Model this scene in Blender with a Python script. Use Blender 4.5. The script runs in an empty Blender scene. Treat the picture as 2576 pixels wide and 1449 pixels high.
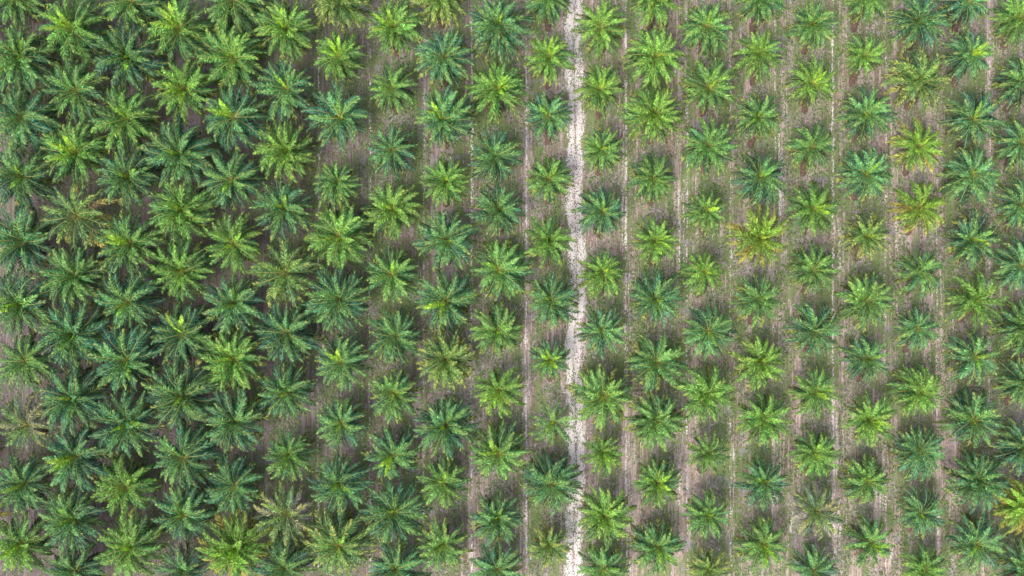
import bpy, math, random
import numpy as np
from mathutils import Vector, Matrix

# ------------------------------------------------------------------ camera, sky, sun
R = math.radians
scene = bpy.context.scene
C = scene.collection
CAM_H = 128.0          # drone height
S = 0.0593             # metres per measured photo unit on the crown plane
CROWN_Z = 3.5
cam = bpy.data.cameras.new('camera'); camo = bpy.data.objects.new('camera', cam); C.objects.link(camo)
camo.location = (0, 0, CAM_H); camo.rotation_euler = (0, 0, 0)
cam.sensor_width = 36; cam.lens = 36*(CAM_H-CROWN_Z)/(2576*S)
cam.clip_start = 1; cam.clip_end = 3000
scene.camera = camo

SUN_EL, SUN_AZ = R(52), R(222)      # compass azimuth: light comes from the lower left of the photo
w = bpy.data.worlds.new('World'); scene.world = w; w.use_nodes = True
nt = w.node_tree; nt.nodes.clear()
sky = nt.nodes.new('ShaderNodeTexSky'); sky.sky_type = 'NISHITA'; sky.sun_disc = False
sky.sun_elevation = SUN_EL; sky.sun_rotation = SUN_AZ
sky.air_density = 1.0; sky.dust_density = 2.5
bg = nt.nodes.new('ShaderNodeBackground'); bg.inputs[1].default_value = 0.15
ow = nt.nodes.new('ShaderNodeOutputWorld')
hs = nt.nodes.new('ShaderNodeHueSaturation'); hs.inputs['Saturation'].default_value = .45     # thin cloud veil
nt.links.new(sky.outputs[0], hs.inputs['Color']); nt.links.new(hs.outputs[0], bg.inputs[0]); nt.links.new(bg.outputs[0], ow.inputs[0])
sun = bpy.data.lights.new('sun', 'SUN'); sun.energy = 1.4; sun.angle = R(38); sun.color = (1.0, 0.95, 0.86)
suno = bpy.data.objects.new('sun', sun); C.objects.link(suno)
sd = Vector((math.sin(SUN_AZ)*math.cos(SUN_EL), math.cos(SUN_AZ)*math.cos(SUN_EL), math.sin(SUN_EL)))
suno.rotation_euler = sd.to_track_quat('Z', 'Y').to_euler()
scene.view_settings.view_transform = 'Standard'; scene.view_settings.look = 'None'
scene.view_settings.gamma = 1; scene.view_settings.exposure = 1.14

random.seed(7); rng = np.random.default_rng(11)

# ------------------------------------------------------------------ node helpers
def new_mat(name):
    m = bpy.data.materials.new(name); m.use_nodes = True
    m.node_tree.nodes.clear(); return m, m.node_tree
def N(t, typ, **kw):
    n = t.nodes.new(typ)
    for k, v in kw.items(): setattr(n, k, v)
    return n
def setin(t, n, key, v):
    if v is None: return
    if isinstance(v, bpy.types.NodeSocket): t.links.new(v, n.inputs[key])
    else:
        try: n.inputs[key].default_value = v
        except Exception: n.inputs[key].default_value = (*v, 1)
def math_(t, op, a, b=None, c=None, clamp=False):
    n = N(t, 'ShaderNodeMath', operation=op, use_clamp=clamp)
    setin(t, n, 0, a); setin(t, n, 1, b); setin(t, n, 2, c)
    return n.outputs[0]
def mixc(t, f, a, b, blend='MIX'):
    n = N(t, 'ShaderNodeMix', data_type='RGBA', blend_type=blend)
    setin(t, n, 0, f)
    for k, v in ((6, a), (7, b)):
        if isinstance(v, bpy.types.NodeSocket): t.links.new(v, n.inputs[k])
        else: n.inputs[k].default_value = (*v[:3], 1)
    return n.outputs[2]
def maprange(t, v, a, b, c=0.0, d=1.0, smooth=True):
    n = N(t, 'ShaderNodeMapRange', interpolation_type='SMOOTHSTEP' if smooth else 'LINEAR')
    setin(t, n, 0, v); setin(t, n, 1, a); setin(t, n, 2, b); setin(t, n, 3, c); setin(t, n, 4, d)
    return n.outputs[0]
def noise(t, vec, scale, detail=4, rough=0.55, sx=1.0, sy=1.0, off=(0, 0, 0), dist=0.0):
    mp = N(t, 'ShaderNodeMapping'); t.links.new(vec, mp.inputs[0])
    mp.inputs['Scale'].default_value = (sx, sy, 1); mp.inputs['Location'].default_value = off
    n = N(t, 'ShaderNodeTexNoise'); t.links.new(mp.outputs[0], n.inputs['Vector'])
    n.inputs['Scale'].default_value = scale; n.inputs['Detail'].default_value = detail
    n.inputs['Roughness'].default_value = rough; n.inputs['Distortion'].default_value = dist
    return n.outputs[0]

# ------------------------------------------------------------------ measured layout
def wx(px): return (px-1288)*S
def wy(py): return (724.5-py)*S
# main track centre line and side wheel tracks, photo units: (points, half width, strength)
MAIN = [(-60, 1452), (0, 1447), (80, 1440), (160, 1444), (260, 1447), (360, 1448), (480, 1443), (600, 1450), (700, 1453), (800, 1449), (900, 1441), (1000, 1446), (1100, 1448), (1200, 1450), (1300, 1443), (1449, 1444), (1520, 1446)]
SIDE = [([(300, 1570), (420, 1573), (560, 1572), (700, 1576), (790, 1573)], 4.5, 1.0), ([(1050, 1572), (1180, 1575), (1300, 1579), (1449, 1580), (1510, 1580)], 4.5, 1.0),
        ([(20, 1577), (150, 1572)], 4.0, .5),
        ([(470, 1326), (560, 1323), (680, 1322)], 5, .75), ([(860, 1320), (960, 1323), (1120, 1322)], 5, .8), ([(1230, 1325), (1330, 1324), (1449, 1326), (1500, 1326)], 5, .85), ([(180, 1320), (260, 1318)], 5, .5),
        ([(-40, 2091), (100, 2093), (300, 2092), (420, 2095), (600, 2096)], 3.5, .9), ([(980, 2098), (1080, 2101), (1220, 2101), (1390, 2101)], 4.5, .9), ([(640, 2096), (760, 2093)], 4, .4), ([(790, 2094), (960, 2097)], 3, .5),
        ([(300, 1187), (400, 1186)], 4.5, .85), ([(1140, 1187), (1290, 1185), (1449, 1188), (1500, 1188)], 4, .75), ([(420, 1184), (560, 1186)], 4, .45),
        ([(240, 1061), (330, 1062)], 4, .6), ([(900, 1067), (990, 1067)], 4, .75), ([(660, 1066), (700, 1066)], 6, .8), ([(1170, 1066), (1290, 1068)], 4, .5),
        ([(960, 940), (1020, 932)], 5, .7), ([(1180, 928), (1270, 928)], 5, .7), ([(90, 908), (130, 906)], 6, .7),
        ([(430, 1726), (540, 1725), (640, 1728), (770, 1731)], 5, .8), ([(400, 1708), (520, 1708), (760, 1710)], 2, .5),
        ([(1060, 1840), (1200, 1841), (1449, 1838), (1500, 1838)], 4, .85), ([(420, 1829), (470, 1830)], 5, .6), ([(800, 1835), (960, 1838)], 3, .5), ([(130, 1822), (170, 1826)], 5, .5),
        ([(310, 1955), (440, 1962), (600, 1965)], 6, .7), ([(640, 1943), (690, 1943)], 6, .9), ([(0, 1943), (90, 1942)], 5, .6), ([(950, 1948), (1000, 1946)], 5, .7), ([(720, 1985), (790, 1990)], 5, .6), ([(1220, 1992), (1400, 1990)], 5, .5),
        ([(140, 2490), (190, 2486), (230, 2486), (300, 2512)], 5, .75), ([(320, 2224), (370, 2223)], 5, .6), ([(420, 2350), (470, 2348)], 5, .7), ([(840, 2356), (880, 2357)], 5, .8), ([(1020, 2358), (1080, 2358)], 5, .75), ([(1170, 2358), (1205, 2358)], 6, .8), ([(1330, 2362), (1400, 2362)], 5, .6), ([(1270, 2209), (1310, 2209)], 5, .8), ([(1360, 2235), (1420, 2235)], 6, .6),
        ([(900, 1690), (1040, 1690)], 3, .3), ([(1130, 1705), (1300, 1710)], 6, .45), ([(60, 1700), (260, 1694)], 7, .35), ([(500, 2110), (760, 2112)], 5, .35), ([(1200, 2112), (1449, 2113)], 6, .35)]
FAINT = [(x, x+r) for x, r in ((1573, 4), (1323, 2), (1186, 2), (1065, 2), (2093, 7), (1727, 3), (1836, 3), (1948, -4), (930, 3), (2226, 2), (2356, 4), (2488, 2), (800, 2))]
for x0, x1 in FAINT: SIDE.append(([(-50, x0), (400, x0+2), (900, (x0+x1)/2-2), (1500, x1)], 3.4, .34 if x0 in (1573, 1323, 2093, 1186) else .12))
# palms per planting row, left to right: (x, y, radius, colour, heart) in photo units
PALMS = [
 [(-74,77,72,'O',0),(-74,242,74,'D',0),(-72,1135,70,'D',0),(-62,1295,72,'Y',0)],
 [(43,0,70,'G',0),(57,147,78,'G',1),(60,297,76,'T',0),(60,443,80,'D',1),(67,606,85,'T',0),(60,766,80,'T',2),(67,906,70,'G',0),(73,1069,68,'B',0),(67,1216,68,'T',1),(60,1366,70,'L',2)],
 [(190,75,82,'L',2),(197,230,75,'G',0),(198,387,75,'L',2),(197,543,85,'P',0),(197,693,78,'G',0),(190,843,80,'T',1),(193,1004,78,'T',1),(197,1146,80,'T',2),(193,1303,76,'T',1),(193,1433,75,'T',0)],
 [(330,8,80,'G',0),(327,147,80,'D',1),(323,300,78,'L',1),(328,450,72,'T',1),(333,613,76,'G',2),(328,760,76,'T',1),(325,906,82,'T',1),(327,1063,80,'T',1),(320,1223,74,'L',1),(333,1373,82,'L',1)],
 [(457,73,80,'L',2),(467,227,76,'L',2),(457,390,85,'T',1),(460,530,76,'L',1),(463,683,72,'L',1),(463,840,78,'D',2),(465,993,85,'D',1),(463,1149,78,'T',0),(463,1293,72,'T',1),(467,1433,66,'D',0)],
 [(590,0,80,'G',0),(590,147,80,'L',1),(590,297,80,'T',2),(585,455,72,'T',1),(590,613,72,'L',1),(590,763,72,'T',1),(593,903,78,'L',2),(593,1059,78,'T',0),(593,1219,72,'T',0),(597,1373,82,'Y',2)],
 [(724,77,72,'L',2),(724,227,74,'T',1),(724,380,74,'L',1),(717,526,70,'T',1),(721,686,84,'O',0),(724,836,78,'D',0),(724,986,66,'T',1),(727,1143,60,'G',1),(724,1289,74,'B',0),(717,1426,70,'D',0)],
 [(857,5,72,'O',0),(856,143,62,'L',2),(857,297,78,'T',1),(851,457,56,'G',0),(857,596,84,'L',1),(856,753,78,'T',0),(861,910,68,'T',2),(861,1063,64,'T',1),(854,1213,70,'T',1),(854,1369,82,'O',1)],
 [(991,73,68,'L',2),(987,223,60,'G',0),(987,377,62,'T',0),(989,528,72,'L',1),(987,690,68,'G',1),(997,846,68,'T',0),(991,986,65,'G',1),(987,1143,66,'T',2),(991,1286,76,'T',1),(994,1429,76,'T',0)],
 [(1110,-3,68,'O',0),(1117,147,72,'T',0),(1116,303,74,'T',2),(1121,457,60,'L',1),(1124,603,76,'T',1),(1121,756,78,'T',2),(1121,903,72,'O',0),(1121,1069,76,'T',1),(1117,1213,64,'G',1),(1117,1366,66,'G',1)],
 [(1254,67,78,'T',1),(1251,227,70,'L',2),(1244,397,66,'T',0),(1254,530,62,'T',0),(1254,680,74,'G',1),(1251,833,68,'G',1),(1254,979,66,'L',2),(1254,1139,72,'G',2),(1251,1299,66,'T',1),(1251,1429,68,'T',0)],
 [(1381,0,60,'G',0),(1381,147,64,'L',2),(1378,293,60,'T',1),(1380,450,58,'G',1),(1378,606,62,'L',1),(1385,753,64,'T',1),(1383,903,50,'T',2),(1391,1059,60,'S',1),(1388,1216,74,'T',0),(1381,1369,54,'O',0)],
 [(1510,72,66,'L',0),(1508,227,62,'L',1),(1511,377,54,'G',1),(1515,533,60,'T',1),(1515,683,58,'L',1),(1513,830,62,'T',0),(1518,994,80,'G',1),(1515,1136,52,'L',2),(1518,1296,72,'L',1),(1518,1429,66,'G',1)],
 [(1645,-2,72,'L',0),(1648,143,76,'L',1),(1645,290,74,'L',1),(1641,450,58,'G',0),(1645,606,58,'L',2),(1645,753,68,'T',1),(1648,910,74,'G',0),(1646,1056,72,'G',0),(1651,1213,60,'G',2),(1651,1373,66,'G',2)],
 [(1778,67,64,'G',1),(1781,223,66,'G',2),(1778,370,70,'G',0),(1775,530,54,'G',2),(1771,683,54,'L',1),(1781,833,66,'T',1),(1778,993,70,'L',0),(1778,1139,52,'G',0),(1781,1293,60,'G',1),(1781,1429,56,'O',0)],
 [(1908,3,62,'G',0),(1909,137,62,'L',1),(1905,297,60,'G',1),(1909,447,68,'T',1),(1907,600,72,'Y',0),(1907,753,60,'G',0),(1911,910,68,'L',1),(1915,1053,68,'L',0),(1918,1213,64,'T',1),(1918,1366,66,'G',2)],
 [(2042,63,60,'G',1),(2039,213,62,'L',2),(2039,370,60,'G',0),(2039,526,64,'L',2),(2042,680,60,'G',0),(2045,833,66,'T',0),(2045,986,62,'G',2),(2045,1136,60,'L',1),(2049,1283,68,'B',0),(2045,1433,62,'T',0)],
 [(2172,-2,60,'G',0),(2170,143,52,'L',0),(2175,290,66,'T',1),(2175,440,66,'T',1),(2175,596,60,'O',1),(2179,756,70,'G',0),(2179,903,60,'T',1),(2179,1056,64,'L',2),(2179,1209,64,'G',1),(2186,1363,60,'G',2)],
 [(2309,57,70,'T',0),(2309,207,72,'O',0),(2307,370,66,'Y',0),(2312,523,66,'Y',0),(2310,683,60,'G',0),(2305,826,56,'T',0),(2309,986,64,'L',0),(2309,1129,66,'T',0),(2312,1290,60,'T',1),(2322,1429,60,'L',0)],
 [(2429,5,62,'T',0),(2432,143,64,'T',2),(2444,300,70,'D',1),(2442,437,72,'T',1),(2435,603,68,'D',2),(2445,756,72,'L',0),(2449,896,66,'T',1),(2445,1056,72,'D',1),(2452,1206,72,'T',0),(2452,1366,72,'T',1)],
 [(2559,50,66,'L',0),(2565,213,70,'D',0),(2565,360,66,'T',0),(2565,520,68,'T',0),(2565,670,70,'T',0),(2572,820,70,'G',0),(2568,960,68,'D',0),(2570,1125,70,'D',0),(2572,1276,70,'Y',0),(2565,1425,70,'D',0)],
]
XOFF = (CAM_H)/(CAM_H-CROWN_Z)      # ground plane is a little farther from the camera than the crowns
def gx(px): return wx(px)*XOFF
def gy(py): return wy(py)*XOFF

# ------------------------------------------------------------------ ground material
def ground_nodes(t):
    tc = N(t, 'ShaderNodeNewGeometry').outputs['Position']
    sep = N(t, 'ShaderNodeSeparateXYZ'); t.links.new(tc, sep.inputs[0]); X = sep.outputs[0]
    big = noise(t, tc, .07, 4, .6, off=(3, 8, 0))
    mid = noise(t, tc, .45, 6, .65, sy=.45, off=(11, 2, 0))
    fine = noise(t, tc, 3.2, 8, .75, sy=.55)
    grit = noise(t, tc, 11, 4, .75, sy=.8, off=(5, 5, 0))
    streak = noise(t, tc, 1.0, 6, .7, sx=1.9, sy=.075, off=(0, 7, 0), dist=.25)
    streak2 = noise(t, tc, 1.0, 5, .75, sx=4.6, sy=.14, off=(9, 1, 0), dist=.15)
    # brown litter to tan soil; left end also has canopy shade painted in
    tan = maprange(t, X, -55, 30)
    streak3 = noise(t, tc, 1.0, 4, .7, sx=8.0, sy=.5, off=(3, 14, 0))
    dry = mixc(t, tan, (.105, .084, .098), (.46, .345, .275))
    blot = noise(t, tc, .8, 5, .6, sy=.6, off=(21, 3, 0))
    dry = mixc(t, maprange(t, blot, .40, .62), mixc(t, .35, dry, (.16, .12, .10)), dry)
    band = noise(t, tc, 1.0, 3, .5, sx=.62, sy=.022, off=(13, 2, 0))
    col = mixc(t, maprange(t, fine, .38, .60), (.15, .105, .09), dry)
    col = mixc(t, math_(t, 'MULTIPLY', maprange(t, math_(t, 'ADD', band, math_(t, 'MULTIPLY', fine, .25)), .64, .74), .42), col, mixc(t, tan, (.27, .22, .23), (.60, .48, .42)))
    col = mixc(t, math_(t, 'MULTIPLY', maprange(t, streak, .52, .60), .7), col, mixc(t, tan, (.30, .245, .25), (.62, .51, .45)))
    col = mixc(t, math_(t, 'MULTIPLY', maprange(t, streak2, .54, .62), .7), col, mixc(t, tan, (.34, .28, .29), (.70, .59, .54)))
    col = mixc(t, math_(t, 'MULTIPLY', maprange(t, streak2, .45, .36), .6), col, (.14, .10, .08))
    col = mixc(t, math_(t, 'MULTIPLY', maprange(t, streak3, .45, .35), .5), col, (.15, .11, .09))
    # weedy green, broken up at blade scale
    ga = math_(t, 'ADD', math_(t, 'MULTIPLY', big, .6), math_(t, 'MULTIPLY', mid, 1.5))
    ga = math_(t, 'ADD', ga, math_(t, 'MULTIPLY', streak, .35))
    ga = math_(t, 'ADD', ga, math_(t, 'MULTIPLY', fine, 1.0))
    ga = math_(t, 'ADD', ga, math_(t, 'MULTIPLY', streak3, .4))
    ga = math_(t, 'SUBTRACT', ga, math_(t, 'MULTIPLY', math_(t, 'SUBTRACT', band, .5), 1.3))
    gm = maprange(t, ga, 1.90, 2.00)
    gm = math_(t, 'MULTIPLY', gm, maprange(t, X, -55, -15, .25, .8))
    grn = mixc(t, grit, (.075, .115, .035), (.25, .32, .115))
    col = mixc(t, gm, col, grn)
    # grey-violet patches of old frond litter
    pv = noise(t, tc, .34, 5, .6, off=(31, 17, 0))
    pm = math_(t, 'MULTIPLY', maprange(t, math_(t, 'ADD', pv, math_(t, 'MULTIPLY', fine, .35)), .76, .82), .6)
    col = mixc(t, pm, col, mixc(t, grit, (.16, .13, .16), (.46, .40, .48)))
    col = mixc(t, 1.0, col, mixc(t, grit, (.45, .45, .45), (1.5, 1.5, 1.5)), 'MULTIPLY')
    bumpv = math_(t, 'ADD', fine, math_(t, 'MULTIPLY', grit, .7))
    return tc, X, col, bumpv, dict(fine=fine, grit=grit, streak=streak, streak2=streak2, mid=mid)
def finish_ground(t, col, bumpv):
    b = N(t, 'ShaderNodeBump'); b.inputs['Distance'].default_value = .12; b.inputs['Strength'].default_value = .8
    t.links.new(bumpv, b.inputs['Height'])
    p = N(t, 'ShaderNodeBsdfPrincipled'); t.links.new(col, p.inputs['Base Color'])
    p.inputs['Roughness'].default_value = .95; p.inputs['Specular IOR Level'].default_value = .15
    t.links.new(b.outputs[0], p.inputs['Normal'])
    o = N(t, 'ShaderNodeOutputMaterial'); t.links.new(p.outputs[0], o.inputs[0])
m_ground, t = new_mat('plantation_soil')
_, _, col, bv, _ = ground_nodes(t); finish_ground(t, col, bv)
def sand_mat(name, lo, hi, speck):
    m, t = new_mat(name)
    tc, X, col, bv, d = ground_nodes(t)
    uv = N(t, 'ShaderNodeUVMap', uv_map='UVMap'); s = N(t, 'ShaderNodeSeparateXYZ'); t.links.new(uv.outputs[0], s.inputs[0])
    u = math_(t, 'ABSOLUTE', math_(t, 'SUBTRACT', s.outputs[0], .5)); u = math_(t, 'MULTIPLY', u, 2.0)   # 0 centre, 1 edge
    e = math_(t, 'SUBTRACT', 1.0, u)
    v = s.outputs[1]                                                       # distance to the nearer end, metres
    e = math_(t, 'MULTIPLY', e, maprange(t, v, 0, 6))
    st = N(t, 'ShaderNodeAttribute', attribute_name='strength').outputs['Fac']
    k = noise(t, tc, 4.6, 4, .8, sy=.8, off=(2, 1, 0))
    k2 = noise(t, tc, 1.3, 5, .65, sx=1.6, sy=.35, off=(4, 4, 0))
    wob = math_(t, 'ADD', math_(t, 'MULTIPLY', math_(t, 'SUBTRACT', k, .5), speck), math_(t, 'MULTIPLY', math_(t, 'SUBTRACT', k2, .5), 2.6))
    if lo > 0:   # main track: two wheel lanes with a weedier crown between them
        lane = maprange(t, math_(t, 'ABSOLUTE', math_(t, 'SUBTRACT', u, .36)), .06, .62, 1.0, -.15)
        e = math_(t, 'MULTIPLY', lane, maprange(t, v, 0, 2.5))
    f = math_(t, 'ADD', math_(t, 'MULTIPLY', e, .80), wob)
    f = math_(t, 'ADD', f, math_(t, 'MULTIPLY', math_(t, 'SUBTRACT', st, 1.0), .7))
    f = maprange(t, f, hi, hi+.12)
    sand = mixc(t, d['grit'], (.58, .50, .48), (.86, .79, .77))
    col = mixc(t, f, col, sand)
    finish_ground(t, col, bv); return m
m_track = sand_mat('track_sand', 1, .35, 5.0)
m_side = sand_mat('wheel_sand', 0, .24, 3.4)

# ------------------------------------------------------------------ mesh helpers
def mesh_from(name, V, F, mat, smooth=False):
    me = bpy.data.meshes.new(name); me.from_pydata([tuple(v) for v in V], [], F)
    if mat: me.materials.append(mat)
    if smooth: me.polygons.foreach_set('use_smooth', [True]*len(me.polygons))
    me.update(); return me
def link(name, me, parent=None):
    o = bpy.data.objects.new(name, me); C.objects.link(o); o.parent = parent; return o

# ground: one sheet, finely cut in the middle so that it can roll a little, reaching far beyond the picture
xs = np.concatenate([[-1500, -600, -250], np.linspace(-110, 110, 111), [250, 600, 1500]])
ys = np.concatenate([[-1500, -600, -200], np.linspace(-80, 80, 81), [200, 600, 1500]])
V = [(x, y, 0) for y in ys for x in xs]; nx = len(xs)
F = [(j*nx+i, j*nx+i+1, (j+1)*nx+i+1, (j+1)*nx+i) for j in range(len(ys)-1) for i in range(nx-1)]
g = link('ground', mesh_from('ground', V, F, m_ground)); g['kind'] = 'structure'

def strip(name, pts, half, strength, z, mat, step=1.0):
    pts = [(gx(x), gy(y)) for y, x in pts]; P = []
    yy = np.array([p[1] for p in pts])[::-1]; xx = np.array([p[0] for p in pts])[::-1]
    n = max(3, int((yy[-1]-yy[0])/step)); Y = np.linspace(yy[0], yy[-1], n); Xc = np.interp(Y, yy, xx)
    if n > 8:
        k = np.ones(5)/5; Xs = np.convolve(np.pad(Xc, 2, mode='edge'), k, 'valid'); Xc = Xs
    V, F, UV = [], [], []
    for i in range(n):
        h = half*S*(1+.18*math.sin(Y[i]*.9+Xc[0])+.10*math.sin(Y[i]*2.7))
        for s, u in ((-1, 0), (0, .5), (1, 1)):
            V.append((Xc[i]+s*h, Y[i], z)); UV.append((u, min(Y[i]-Y[0], Y[-1]-Y[i])))
    for i in range(n-1):
        for j in (0, 1):
            a = i*3+j; F.append((a, a+1, a+4, a+3))
    me = mesh_from(name, V, F, mat)
    uvl = me.uv_layers.new(name='UVMap')
    for lp in me.loops: uvl.data[lp.index].uv = UV[lp.vertex_index]
    at = me.attributes.new('strength', 'FLOAT', 'POINT'); at.data.foreach_set('value', [strength]*len(V))
    o = link(name, me); o['kind'] = 'structure'; return o
strip('dirt_track', MAIN, 28.5, 1.0, .004, m_track)
for i, (pts, h, st) in enumerate(SIDE): strip('wheel_track', pts, h*2.2, st, .008+.0035*i*.25, m_side, .6)

# ------------------------------------------------------------------ plant materials
def leaf_mat(name):
    m, t = new_mat(name)
    oi = N(t, 'ShaderNodeObjectInfo')
    at = N(t, 'ShaderNodeAttribute', attribute_name='lf')
    sp = N(t, 'ShaderNodeSeparateColor'); t.links.new(at.outputs['Color'], sp.inputs[0])
    rnd, s, rach = sp.outputs[0], sp.outputs[1], sp.outputs[2]
    c = oi.outputs['Color']; yel = oi.outputs['Alpha']
    v = math_(t, 'ADD', math_(t, 'MULTIPLY', math_(t, 'POWER', rnd, 2.2), 1.5), .54)
    v = math_(t, 'MULTIPLY', v, math_(t, 'ADD', math_(t, 'MULTIPLY', oi.outputs['Random'], .6), .72))
    cc = N(t, 'ShaderNodeCombineColor')
    for i in range(3): t.links.new(v, cc.inputs[i])
    col = mixc(t, 1.0, c, cc.outputs[0], 'MULTIPLY')
    # scorched / yellowing leaflets towards the frond tip
    th = math_(t, 'ADD', math_(t, 'MULTIPLY', s, .55), math_(t, 'MULTIPLY', rnd, .65))
    th = math_(t, 'ADD', th, math_(t, 'MULTIPLY', yel, .75))
    ym = math_(t, 'MULTIPLY', maprange(t, th, 1.08, 1.30), .8)
    col = mixc(t, ym, col, (.42, .40, .075))
    col = mixc(t, math_(t, 'MULTIPLY', rach, .7), col, (.34, .32, .09))
    p = N(t, 'ShaderNodeBsdfPrincipled'); t.links.new(col, p.inputs['Base Color'])
    p.inputs['Roughness'].default_value = .5; p.inputs['Specular IOR Level'].default_value = .38
    tr = N(t, 'ShaderNodeBsdfTranslucent')
    t.links.new(mixc(t, 1.0, col, (1.5, 1.55, .7), 'MULTIPLY'), tr.inputs[0])
    mx = N(t, 'ShaderNodeMixShader'); mx.inputs[0].default_value = .12
    t.links.new(p.outputs[0], mx.inputs[1]); t.links.new(tr.outputs[0], mx.inputs[2])
    o = N(t, 'ShaderNodeOutputMaterial'); t.links.new(mx.outputs[0], o.inputs[0]); return m
m_leaf = leaf_mat('palm_frond')
m_trunk, t = new_mat('palm_trunk')
gp = N(t, 'ShaderNodeNewGeometry').outputs['Position']
nz = noise(t, gp, 5, 6, .7)
p = N(t, 'ShaderNodeBsdfPrincipled'); t.links.new(mixc(t, maprange(t, nz, .3, .7), (.05, .03, .026), (.19, .11, .085)), p.inputs['Base Color'])
p.inputs['Roughness'].default_value = .95
t.links.new(p.outputs[0], N(t, 'ShaderNodeOutputMaterial').inputs[0])

# ------------------------------------------------------------------ fronds
def frond_mesh(name, e0, droop, L, seed, npair=35, lmax=1.0, messy=.5, side=0.0):
    r = random.Random(seed)
    n = 15; ds = L/n; P = [Vector((.12, 0, 0))]; T = []
    for i in range(n):
        s = (i+.5)/n; th = R(e0-droop*s**1.5); ya = side*s*s
        d = Vector((math.cos(th)*math.cos(ya), math.cos(th)*math.sin(ya), math.sin(th)))
        T.append(d); P.append(P[-1]+d*ds)
    T.append(T[-1])
    V, F, A = [], [], []
    # rachis: triangular tube
    for i in range(n+1):
        s = i/n; w = .095*(1-s)**.7+.02; d = T[i]
        sd = Vector((0, 0, 1)).cross(d)
        sd = sd.normalized() if sd.length > .05 else Vector((0, 1, 0)); nn = d.cross(sd)
        for v in (sd*w, -sd*w, nn*w*.8): V.append(P[i]+v); A.append((.5, s*.3, 1, 1))
        if i:
            a, b = (i-1)*3, i*3
            for k in range(3): F.append((a+k, a+(k+1) % 3, b+(k+1) % 3, b+k))
    tw = r.uniform(-.25, .25)
    for i in range(npair):
        s0 = .15+.85*(i+.5)/npair
        for sg in (-1, 1):
            s = min(.995, s0+r.uniform(-.012, .012)); f = s*n; k = min(n-1, int(f)); fr = f-k
            p = P[k].lerp(P[k+1], fr); d = T[k]
            sd = Vector((0, 0, 1)).cross(d); sd = sd.normalized() if sd.length > .05 else Vector((0, 1, 0))
            nn = d.cross(sd); sd = (sd*math.cos(tw)+nn*math.sin(tw)); nn = d.cross(sd)
            q = (s-.15)/.85
            env = (math.sin(math.pi*min(1, .14+.80*q))**.62)*(1-.35*q*q)
            l = lmax*env*r.uniform(.85, 1.12)
            phi = R(60-32*q+r.uniform(-6, 6))
            rho = R(24*(1 if (i % 2) else -.15)*messy*1.6+r.uniform(-14, 14)*messy*2 + 6)
            dirv = d*math.cos(phi)+(sd*sg*math.cos(rho)+nn*math.sin(rho))*math.sin(phi)
            wv = dirv.cross(nn).normalized()*(.038+.025*env)*r.uniform(.75, 1.3)
            wv = (wv*math.cos(.5)+nn*math.sin(.5)*wv.length*r.choice((-1, 1))*r.random()*1.4)
            m1 = p+dirv*l*.45; tip = p+dirv*l*.93+Vector((0, 0, -1))*l*r.uniform(.10, .42)
            b = len(V); rv = r.random()
            for v in (p-wv*.45, p+wv*.45, m1+wv, m1-wv, tip): V.append(v); A.append((rv, s, 0, 1))
            F.append((b, b+1, b+2, b+3)); F.append((b+3, b+2, b+4))
    me = mesh_from(name, V, F, m_leaf)
    at = me.attributes.new('lf', 'FLOAT_COLOR', 'POINT'); at.data.foreach_set('color', np.array(A, dtype=np.float32).ravel())
    return me
CLS = [(80, 14, 3.0), (66, 52, 3.9), (54, 66, 4.6), (42, 70, 5.0), (31, 68, 5.15), (19, 58, 5.0), (6, 46, 4.75), (-14, 40, 4.3)]
FR = []
for ci, (e, d, L) in enumerate(CLS):
    FR.append([frond_mesh('frond', e+k*2.5-4, d*(.85+.12*k), L*(.94+.04*k), 100*ci+k, lmax=1.0 if ci else .40,
               messy=.2+.18*k, side=(-.45, .4, -.12, .6, .15)[k]) for k in range(5)])
DEAD = [frond_mesh('dead_frond', -38+6*k, 42, 3.9, 900+k, npair=22, lmax=.6, messy=1.0, side=.3*(k-1)) for k in range(3)]
FAN = [frond_mesh('spear_frond', 72-5*k, 42, 3.3, 950+k, npair=30, lmax=.75, messy=.12, side=.2*(k-1)) for k in range(3)]

def trunk_mesh(seed, lean):      # unit: height 1 m is scaled later, leaning towards +Y as it rises
    r = random.Random(seed); V, F = [], []; seg, rings = 14, 16
    for j in range(rings+1):
        h = j/rings; cy = lean*(h**.8); rad = (.46-.12*h)*(1.0 if j % 2 else .84)*(1.25 if j == 0 else 1)
        for k in range(seg):
            a = 2*math.pi*(k+.5*(j % 2))/seg; q = rad*r.uniform(.85, 1.2)
            V.append((math.cos(a)*q, cy+math.sin(a)*q, h))
    for j in range(rings):
        for k in range(seg):
            a = j*seg+k; b = j*seg+(k+1) % seg; F.append((a, b, b+seg, a+seg))
    F.append(tuple(range(rings*seg, rings*seg+seg)))
    for j in range(70):          # stubs of cut frond bases
        h = r.uniform(.08, .98); a = r.uniform(0, 2*math.pi); cy = lean*(h**.8); rad = .42-.12*h
        o = Vector((math.cos(a), math.sin(a), 0)); sdv = Vector((-o.y, o.x, 0))
        c0 = Vector((0, cy, h))+o*rad*.8; tip = c0+o*r.uniform(.22, .42)+Vector((0, 0, .07)); b = len(V)
        V += [c0+sdv*.09, c0-sdv*.09, c0+Vector((0, 0, .06)), tip+sdv*.04, tip-sdv*.04]
        F += [(b, b+1, b+4, b+3), (b, b+3, b+2), (b+1, b+2, b+4), (b+2, b+3, b+4)]
    return mesh_from('trunk', V, F, m_trunk)
TRUNK = [trunk_mesh(k, 1.0) for k in range(4)]   # Y lean of 1 scaled with the object

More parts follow.
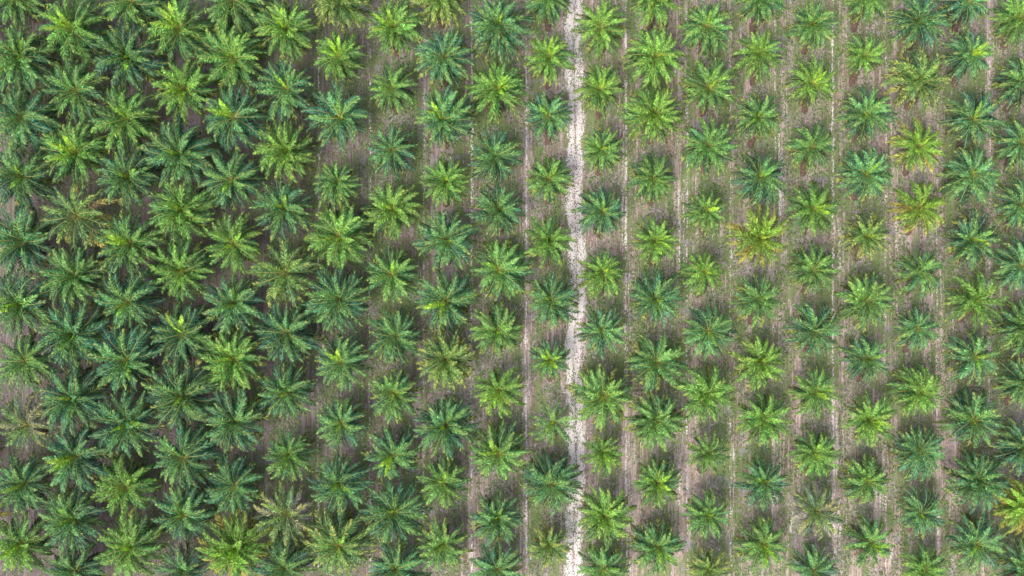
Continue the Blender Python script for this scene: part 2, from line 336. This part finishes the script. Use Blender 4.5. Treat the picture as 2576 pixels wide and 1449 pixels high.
TINT = {'T': ((.034, .144, .072), .18), 'D': ((.022, .106, .058), .20), 'G': ((.062, .178, .048), .22), 'L': ((.094, .228, .034), .20),
        'Y': ((.165, .270, .022), .50), 'O': ((.092, .175, .046), .40), 'B': ((.095, .150, .075), .34), 'P': ((.088, .155, .048), .42), 'S': ((.080, .190, .060), .26)}
LOOK = {'T': 'blue-green', 'D': 'dark green', 'G': 'mid green', 'L': 'light green', 'Y': 'yellowish green', 'O': 'olive green',
        'B': 'browning', 'P': 'olive', 'S': 'sparse pale green'}
ORD = ['first', 'second', 'third', 'fourth', 'fifth', 'sixth', 'seventh', 'eighth', 'ninth', 'tenth', 'eleventh']
SPECIAL = {(2, 3): 'oil palm with coiled heart, pink dead frond', (11, 6): 'smallest oil palm with lime ring heart',
           (1, 7): 'thin browning oil palm with greyed fronds', (6, 8): 'browning oil palm with grey tips',
           (16, 8): 'half dead oil palm with grey dry fronds', (15, 4): 'golden yellow oil palm'}

def make_palm(ci, ri, px, py, rad, code, heart):
    r = random.Random(ci*97+ri*13+5)
    left = max(0, min(1, (1300-px)/900))
    zc = 3.3+1.1*left+r.uniform(-.3, .4)
    k = (CAM_H-zc)/(CAM_H-CROWN_Z)
    cx, cy = wx(px)*k, wy(py)*k
    lean = 3.3-1.7*left+r.uniform(-.3, .3)
    root = bpy.data.objects.new('oil_palm', None); C.objects.link(root)
    leanx = r.uniform(-.25, .25)
    root.location = (cx-leanx, cy-lean, 0); root.empty_display_size = 1
    tr = link('trunk', TRUNK[r.randrange(4)], root)
    tr.matrix_local = Matrix(((1, 0, leanx, 0), (0, 1, 0, 0), (0, 0, zc, 0), (0, 0, 0, 1)))
    # shear-free placement: the mesh already leans by 1; stretch the lean through its Y offset
    tr.data = tr.data.copy(); tr.matrix_local = Matrix.Identity(4)
    co = np.empty(len(tr.data.vertices)*3, dtype=np.float32); tr.data.vertices.foreach_get('co', co); co = co.reshape(-1, 3)
    h = co[:, 2].clip(0, 1.1); c = h**.8
    co[:, 1] += c*(lean-1.0); co[:, 0] += c*leanx; co[:, 2] *= zc
    tr.data.vertices.foreach_set('co', co.ravel()); tr.data.update()
    top = Vector((leanx, lean, zc))
    base, yel = TINT[code]
    yel *= 1-.35*left
    if code != 'Y': base = tuple(b*.76+g_*.24 for b, g_ in zip(base, (.058, .176, .048)))
    sc = rad/(73.0+3.0*(1-left))
    hue = r.uniform(-.12, .12)
    def tint(f, warm=0, y=None):
        f *= .93-.21*left
        return (base[0]*f*(1+hue+warm)*(1-.12*left), base[1]*f*(1+warm*.35), base[2]*f*(1-hue*.8), yel if y is None else y)
    counts = [0, 4, 6, 7, 8, 9, 9, 6]
    if left > .3 and code != 'S': counts = [0, 4, 6, 7, 9, 9, 9, 7]
    if code == 'S': counts = [0, 2, 3, 4, 4, 3, 1, 0]
    if code == 'P': counts = [0, 1, 3, 5, 6, 6, 4, 1]
    if code == 'L' and left <= .3: counts = [0, 5, 7, 8, 8, 8, 7, 4]
    if code == 'B': counts = [0, 2, 4, 6, 6, 6, 5, 4]
    den = r.uniform(.82, 1.12)
    if code != 'S': counts = [max(0, round(n*den+r.uniform(-.8, .8))) for n in counts]; counts[0] = 0
    style = r.randrange(5)
    a = r.uniform(0, 6.28); tiltx, tilty = r.uniform(-.12, .12), r.uniform(-.12, .12)
    lop = r.uniform(0, 6.28); lopa = r.uniform(.0, .13)
    flip = r.choice((-1, 1)); droopy = r.uniform(-.30, .26)
    def place(name, me, az, col, s, el=0.0, roll=0.0, dz=0.0):
        o = link(name, me, root); o.color = col
        M = Matrix.Translation(top+Vector((0, 0, dz))) @ Matrix.Rotation(tiltx, 4, 'X') @ Matrix.Rotation(tilty, 4, 'Y') @ \
            Matrix.Rotation(az, 4, 'Z') @ Matrix.Rotation(el, 4, 'Y') @ Matrix.Rotation(roll, 4, 'X') @ Matrix.Diagonal((s, s*flip, s, 1))
        o.matrix_local = M; return o
    for cl, n in enumerate(counts):
        for q in range(n):
            a += 2.39996+r.uniform(-.16, .16)
            f = (1.5, 1.62, 1.42, 1.18, 1.0, .78, .60, .46)[cl]  # lighter young fronds; low ones also carry painted shade of the crown
            w = (.3, .28, .12, .04, 0, 0, .05, .18)[cl]
            s = sc*r.uniform(.91, 1.07)*(.97 if cl < 5 else 1.03)*(1+lopa*math.cos(a-lop))
            if cl >= 5 and r.random() < .10: s *= r.uniform(.6, .85)
            y = yel+(.22 if cl >= 6 else 0)+r.uniform(-.1, .12)
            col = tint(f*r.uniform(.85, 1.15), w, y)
            mixg = (.14+.36*r.random()) if cl <= 2 else r.random()**2*.5 if cl <= 4 else r.random()**3*.4
            col = tuple(col[i]*(1-mixg)+(.145, .290, .036)[i]*mixg for i in range(3))+(col[3],)
            if code == 'Y' and cl <= 4: col = (col[0]*.72, col[1]*.92, col[2], col[3]*.6)
            if cl >= 3 and r.random() < .3: col = (col[0]*.7, col[1]*.85, col[2]*1.15, col[3]*.7)
            if code == 'B' and cl >= 5 and r.random() < .5: col = (.24, .22, .20, .3)
            if code == 'P' and cl >= 6: col = (.30, .19, .10, .6) if r.random() < .5 else (.20, .18, .06, .8)
            if code == 'B' and cl < 5 and r.random() < .3: col = (.16, .17, .11, .5)
            if (code == 'Y') and cl >= 5 and r.random() < .5: col = (.28, .25, .035, .6)
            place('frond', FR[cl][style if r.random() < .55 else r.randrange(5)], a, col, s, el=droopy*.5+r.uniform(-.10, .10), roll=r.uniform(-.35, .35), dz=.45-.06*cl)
    lime = (.14, .32, .026, .10)
    if heart == 0:
        place('spear_frond', FR[0][r.randrange(4)], r.uniform(0, 6.28), tint(1.6, .25, .1), sc, dz=.45)
    elif heart == 1:
        place('spear_frond', FR[0][r.randrange(4)], r.uniform(0, 6.28), (.26, .46, .02, .2), sc, dz=.45)
        place('spear_frond', FAN[r.randrange(3)], r.uniform(0, 6.28), lime, sc*.95, el=.15, dz=.45)
    else:
        out = math.atan2(cy, cx) if r.random() < .8 else r.uniform(0, 6.28)
        nsp = 3 if code in 'LY' else 2
        if (ci, ri) in ((11, 6), (13, 8)): nsp = 6
        for q in range(nsp):
            az = out+(q-(nsp-1)/2)*(1.05 if nsp == 6 else .75)+r.uniform(-.2, .2)
            place('spear_frond', FAN[q % 3], az, (.17+.05*r.random(), .38, .022, .12), sc*r.uniform(1.0, 1.2), el=r.uniform(-.05, .35), dz=.45)
        place('spear_frond', FR[0][0], out, (.28, .50, .02, .2), sc, dz=.45)
    # dead brown fronds hanging against the trunk
    nd = r.choice((3, 4, 5)) if left < .3 else r.choice((0, 0, 1))
    if code in 'BP': nd += 4
    for q in range(nd):
        az = R(-94)+r.uniform(-.6, .6) if code not in 'BP' else r.uniform(0, 6.28)
        col = r.choice(((.24, .13, .06, .1), (.20, .12, .065, .1), (.12, .08, .06, .1), (.10, .07, .055, .1), (.20, .15, .11, .1), (.24, .20, .15, .1))) if code != 'B' else (.27, .24, .25, .0)
        o = place('dead_frond', DEAD[q % 3], az, col, sc*(1.12 if code not in 'BP' else 1.05), el=r.uniform(-.1, .2) if code not in 'BP' else r.uniform(-.45, -.15), dz=.1)
    # description
    size = 'large ' if rad >= 78 else ('small ' if rad <= 58 else '')
    tail = ' with lime heart' if heart == 2 else ''
    if ci == 0:
        where = {0: 'topmost on left edge', 1: 'second from top on left edge', 2: 'second from bottom on left edge', 3: 'lowest on left edge'}[ri]
        lab = f'{LOOK[code]} oil palm, only frond tips in view, {where}'
    else:
        row = f'{ORD[11-ci]} row left of track' if ci <= 11 else f'{ORD[ci-12]} row right of track'
        pos = 'last from the top' if False else ORD[ri]+' from top'
        head = SPECIAL.get((ci, ri)) or f'{size}{LOOK[code]} oil palm{tail}'
        lab = f'{head}, {pos}, {row}'
    root['label'] = lab; root['category'] = 'oil palm'; root['group'] = 'oil palms planted in long straight rows'
for ci, colm in enumerate(PALMS):
    for ri, p in enumerate(colm): make_palm(ci, ri, *p)

# ------------------------------------------------------------------ ground cover: weeds, litter, stones
def value_noise(x, y, seed):
    r = np.random.default_rng(seed); G = r.random((256, 256))
    xi = np.floor(x).astype(int); yi = np.floor(y).astype(int); fx = x-xi; fy = y-yi
    fx = fx*fx*(3-2*fx); fy = fy*fy*(3-2*fy)
    a = G[xi % 256, yi % 256]; b = G[(xi+1) % 256, yi % 256]; c = G[xi % 256, (yi+1) % 256]; d = G[(xi+1) % 256, (yi+1) % 256]
    return (a*(1-fx)+b*fx)*(1-fy)+(c*(1-fx)+d*fx)*fy
def track_x(y):
    my = np.array([gy(a) for a, b in MAIN])[::-1]; mx = np.array([gx(b) for a, b in MAIN])[::-1]
    return np.interp(y, my, mx)
def scraps(name, n, keep, size, lift, mat, colf, label, cat):
    x = rng.uniform(-82, 82, n); y = rng.uniform(-48, 48, n); m = keep(x, y); x, y = x[m], y[m]; n = len(x)
    az = rng.uniform(0, 2*np.pi, n); l = rng.uniform(size[0], size[1], n); wd = l*rng.uniform(size[2], size[3], n)
    dx, dy = np.cos(az), np.sin(az); z0 = rng.uniform(.015, .05, n); z1 = z0+l*rng.uniform(lift[0], lift[1], n)
    V = np.empty((n, 4, 3), np.float32)
    V[:, 0] = np.stack([x, y, z0], 1)
    V[:, 1] = np.stack([x+dx*l*.5-dy*wd, y+dy*l*.5+dx*wd, (z0+z1)/2], 1)
    V[:, 2] = np.stack([x+dx*l, y+dy*l, z1], 1)
    V[:, 3] = np.stack([x+dx*l*.5+dy*wd, y+dy*l*.5-dx*wd, (z0+z1)/2+.01], 1)
    me = bpy.data.meshes.new(name); me.vertices.add(n*4); me.vertices.foreach_set('co', V.ravel())
    me.loops.add(n*4); me.loops.foreach_set('vertex_index', np.arange(n*4, dtype=np.int32))
    me.polygons.add(n); me.polygons.foreach_set('loop_start', np.arange(0, n*4, 4, dtype=np.int32))
    me.materials.append(mat); me.update(calc_edges=True); me.validate()
    at = me.attributes.new('col', 'FLOAT_COLOR', 'POINT')
    c = colf(n, x, y); c4 = np.concatenate([c, np.ones((n, 1))], 1).astype(np.float32)
    at.data.foreach_set('color', np.repeat(c4, 4, axis=0).ravel())
    o = link(name, me); o['kind'] = 'stuff'; o['label'] = label; o['category'] = cat; return o
def attr_mat(name, rough):
    m, t = new_mat(name); a = N(t, 'ShaderNodeAttribute', attribute_name='col')
    p = N(t, 'ShaderNodeBsdfPrincipled'); t.links.new(a.outputs['Color'], p.inputs['Base Color']); p.inputs['Roughness'].default_value = rough
    t.links.new(p.outputs[0], N(t, 'ShaderNodeOutputMaterial').inputs[0]); return m
def lerp(a, b, f): return np.array(a)[None]*(1-f[:, None])+np.array(b)[None]*f[:, None]
def off_tracks(x, y):
    ok = np.ones(len(x), bool)
    for pts, h, st in SIDE:
        if st < .4: continue
        ty = np.array([gy(a) for a, b in pts])[::-1]; tx = np.array([gx(b) for a, b in pts])[::-1]
        ok &= ~((np.abs(x-np.interp(y, ty, tx)) < h*S*(1.3+rng.normal(0, .5, len(x)))) & (y > ty[0]) & (y < ty[-1]))
    return ok
def grass_keep(x, y):
    d = value_noise(x*.75, y*.16+50, 1)*.5+value_noise(x*.25+9, y*.12+20, 2)*.35+value_noise(x*1.9, y*1.1, 3)*.35
    d = d+np.clip((x+55)/40, 0, 1)*.10
    off = np.abs(x-track_x(y)); d = d-(off < 1.9)*.35
    return (d+rng.normal(0, .06, len(x)) > .61) & off_tracks(x, y)
scraps('grass', 420000, grass_keep, (.12, .42, .10, .28), (.1, .7), attr_mat('weed', .7),
       lambda n, x, y: lerp((.05, .10, .03), (.23, .35, .10), rng.random(n)**1.3), 'low green weeds creeping over the bare soil between the rows', 'weeds')
PILES = []
for ci, colm in enumerate(PALMS):
    for q in range(len(colm)-1):
        a, b = colm[q], colm[q+1]
        if 120 < b[1]-a[1] < 190 and rng.random() < .75:
            PILES.append((gx((a[0]+b[0])/2+rng.uniform(-14, 14)), gy((a[1]+b[1])/2+rng.uniform(-6, 14)), rng.uniform(1.1, 1.9)))
def litter_keep(x, y):
    d = value_noise(x*.45+70, y*.35+5, 5)*.6+value_noise(x*1.3, y*.9, 6)*.5
    for px, py, rr in PILES:
        d += .24*np.exp(-(((x-px)/rr)**2+((y-py)/rr)**2)**1.5)
    return (d+rng.normal(0, .06, len(x)) > .73) & (np.abs(x-track_x(y)) > 1.6) & off_tracks(x, y)
scraps('frond_litter', 420000, litter_keep, (.15, .95, .05, .11), (-.02, .18), attr_mat('dry_litter', .9),
       lambda n, x, y: lerp((.15, .115, .10), (.48, .40, .39), rng.random(n)**1.2*np.clip(.35+(x+60)/90, .3, 1)), 'grey and brown scraps of dead frond strewn on the soil', 'leaf litter')
def peb_keep(x, y):
    off = np.abs(x-track_x(y)); d = value_noise(x*1.1, y*.35, 8)
    return (off < 1.9) & (d+rng.normal(0, .18, len(x)) > .52)
scraps('track_litter', 330000, peb_keep, (.07, .24, .25, .5), (-.02, .05), attr_mat('dark_litter', .9),
       lambda n, x, y: lerp((.05, .06, .035), (.22, .20, .14), rng.random(n)**1.5), 'dark crumbs of litter speckling the white sandy track', 'leaf litter')
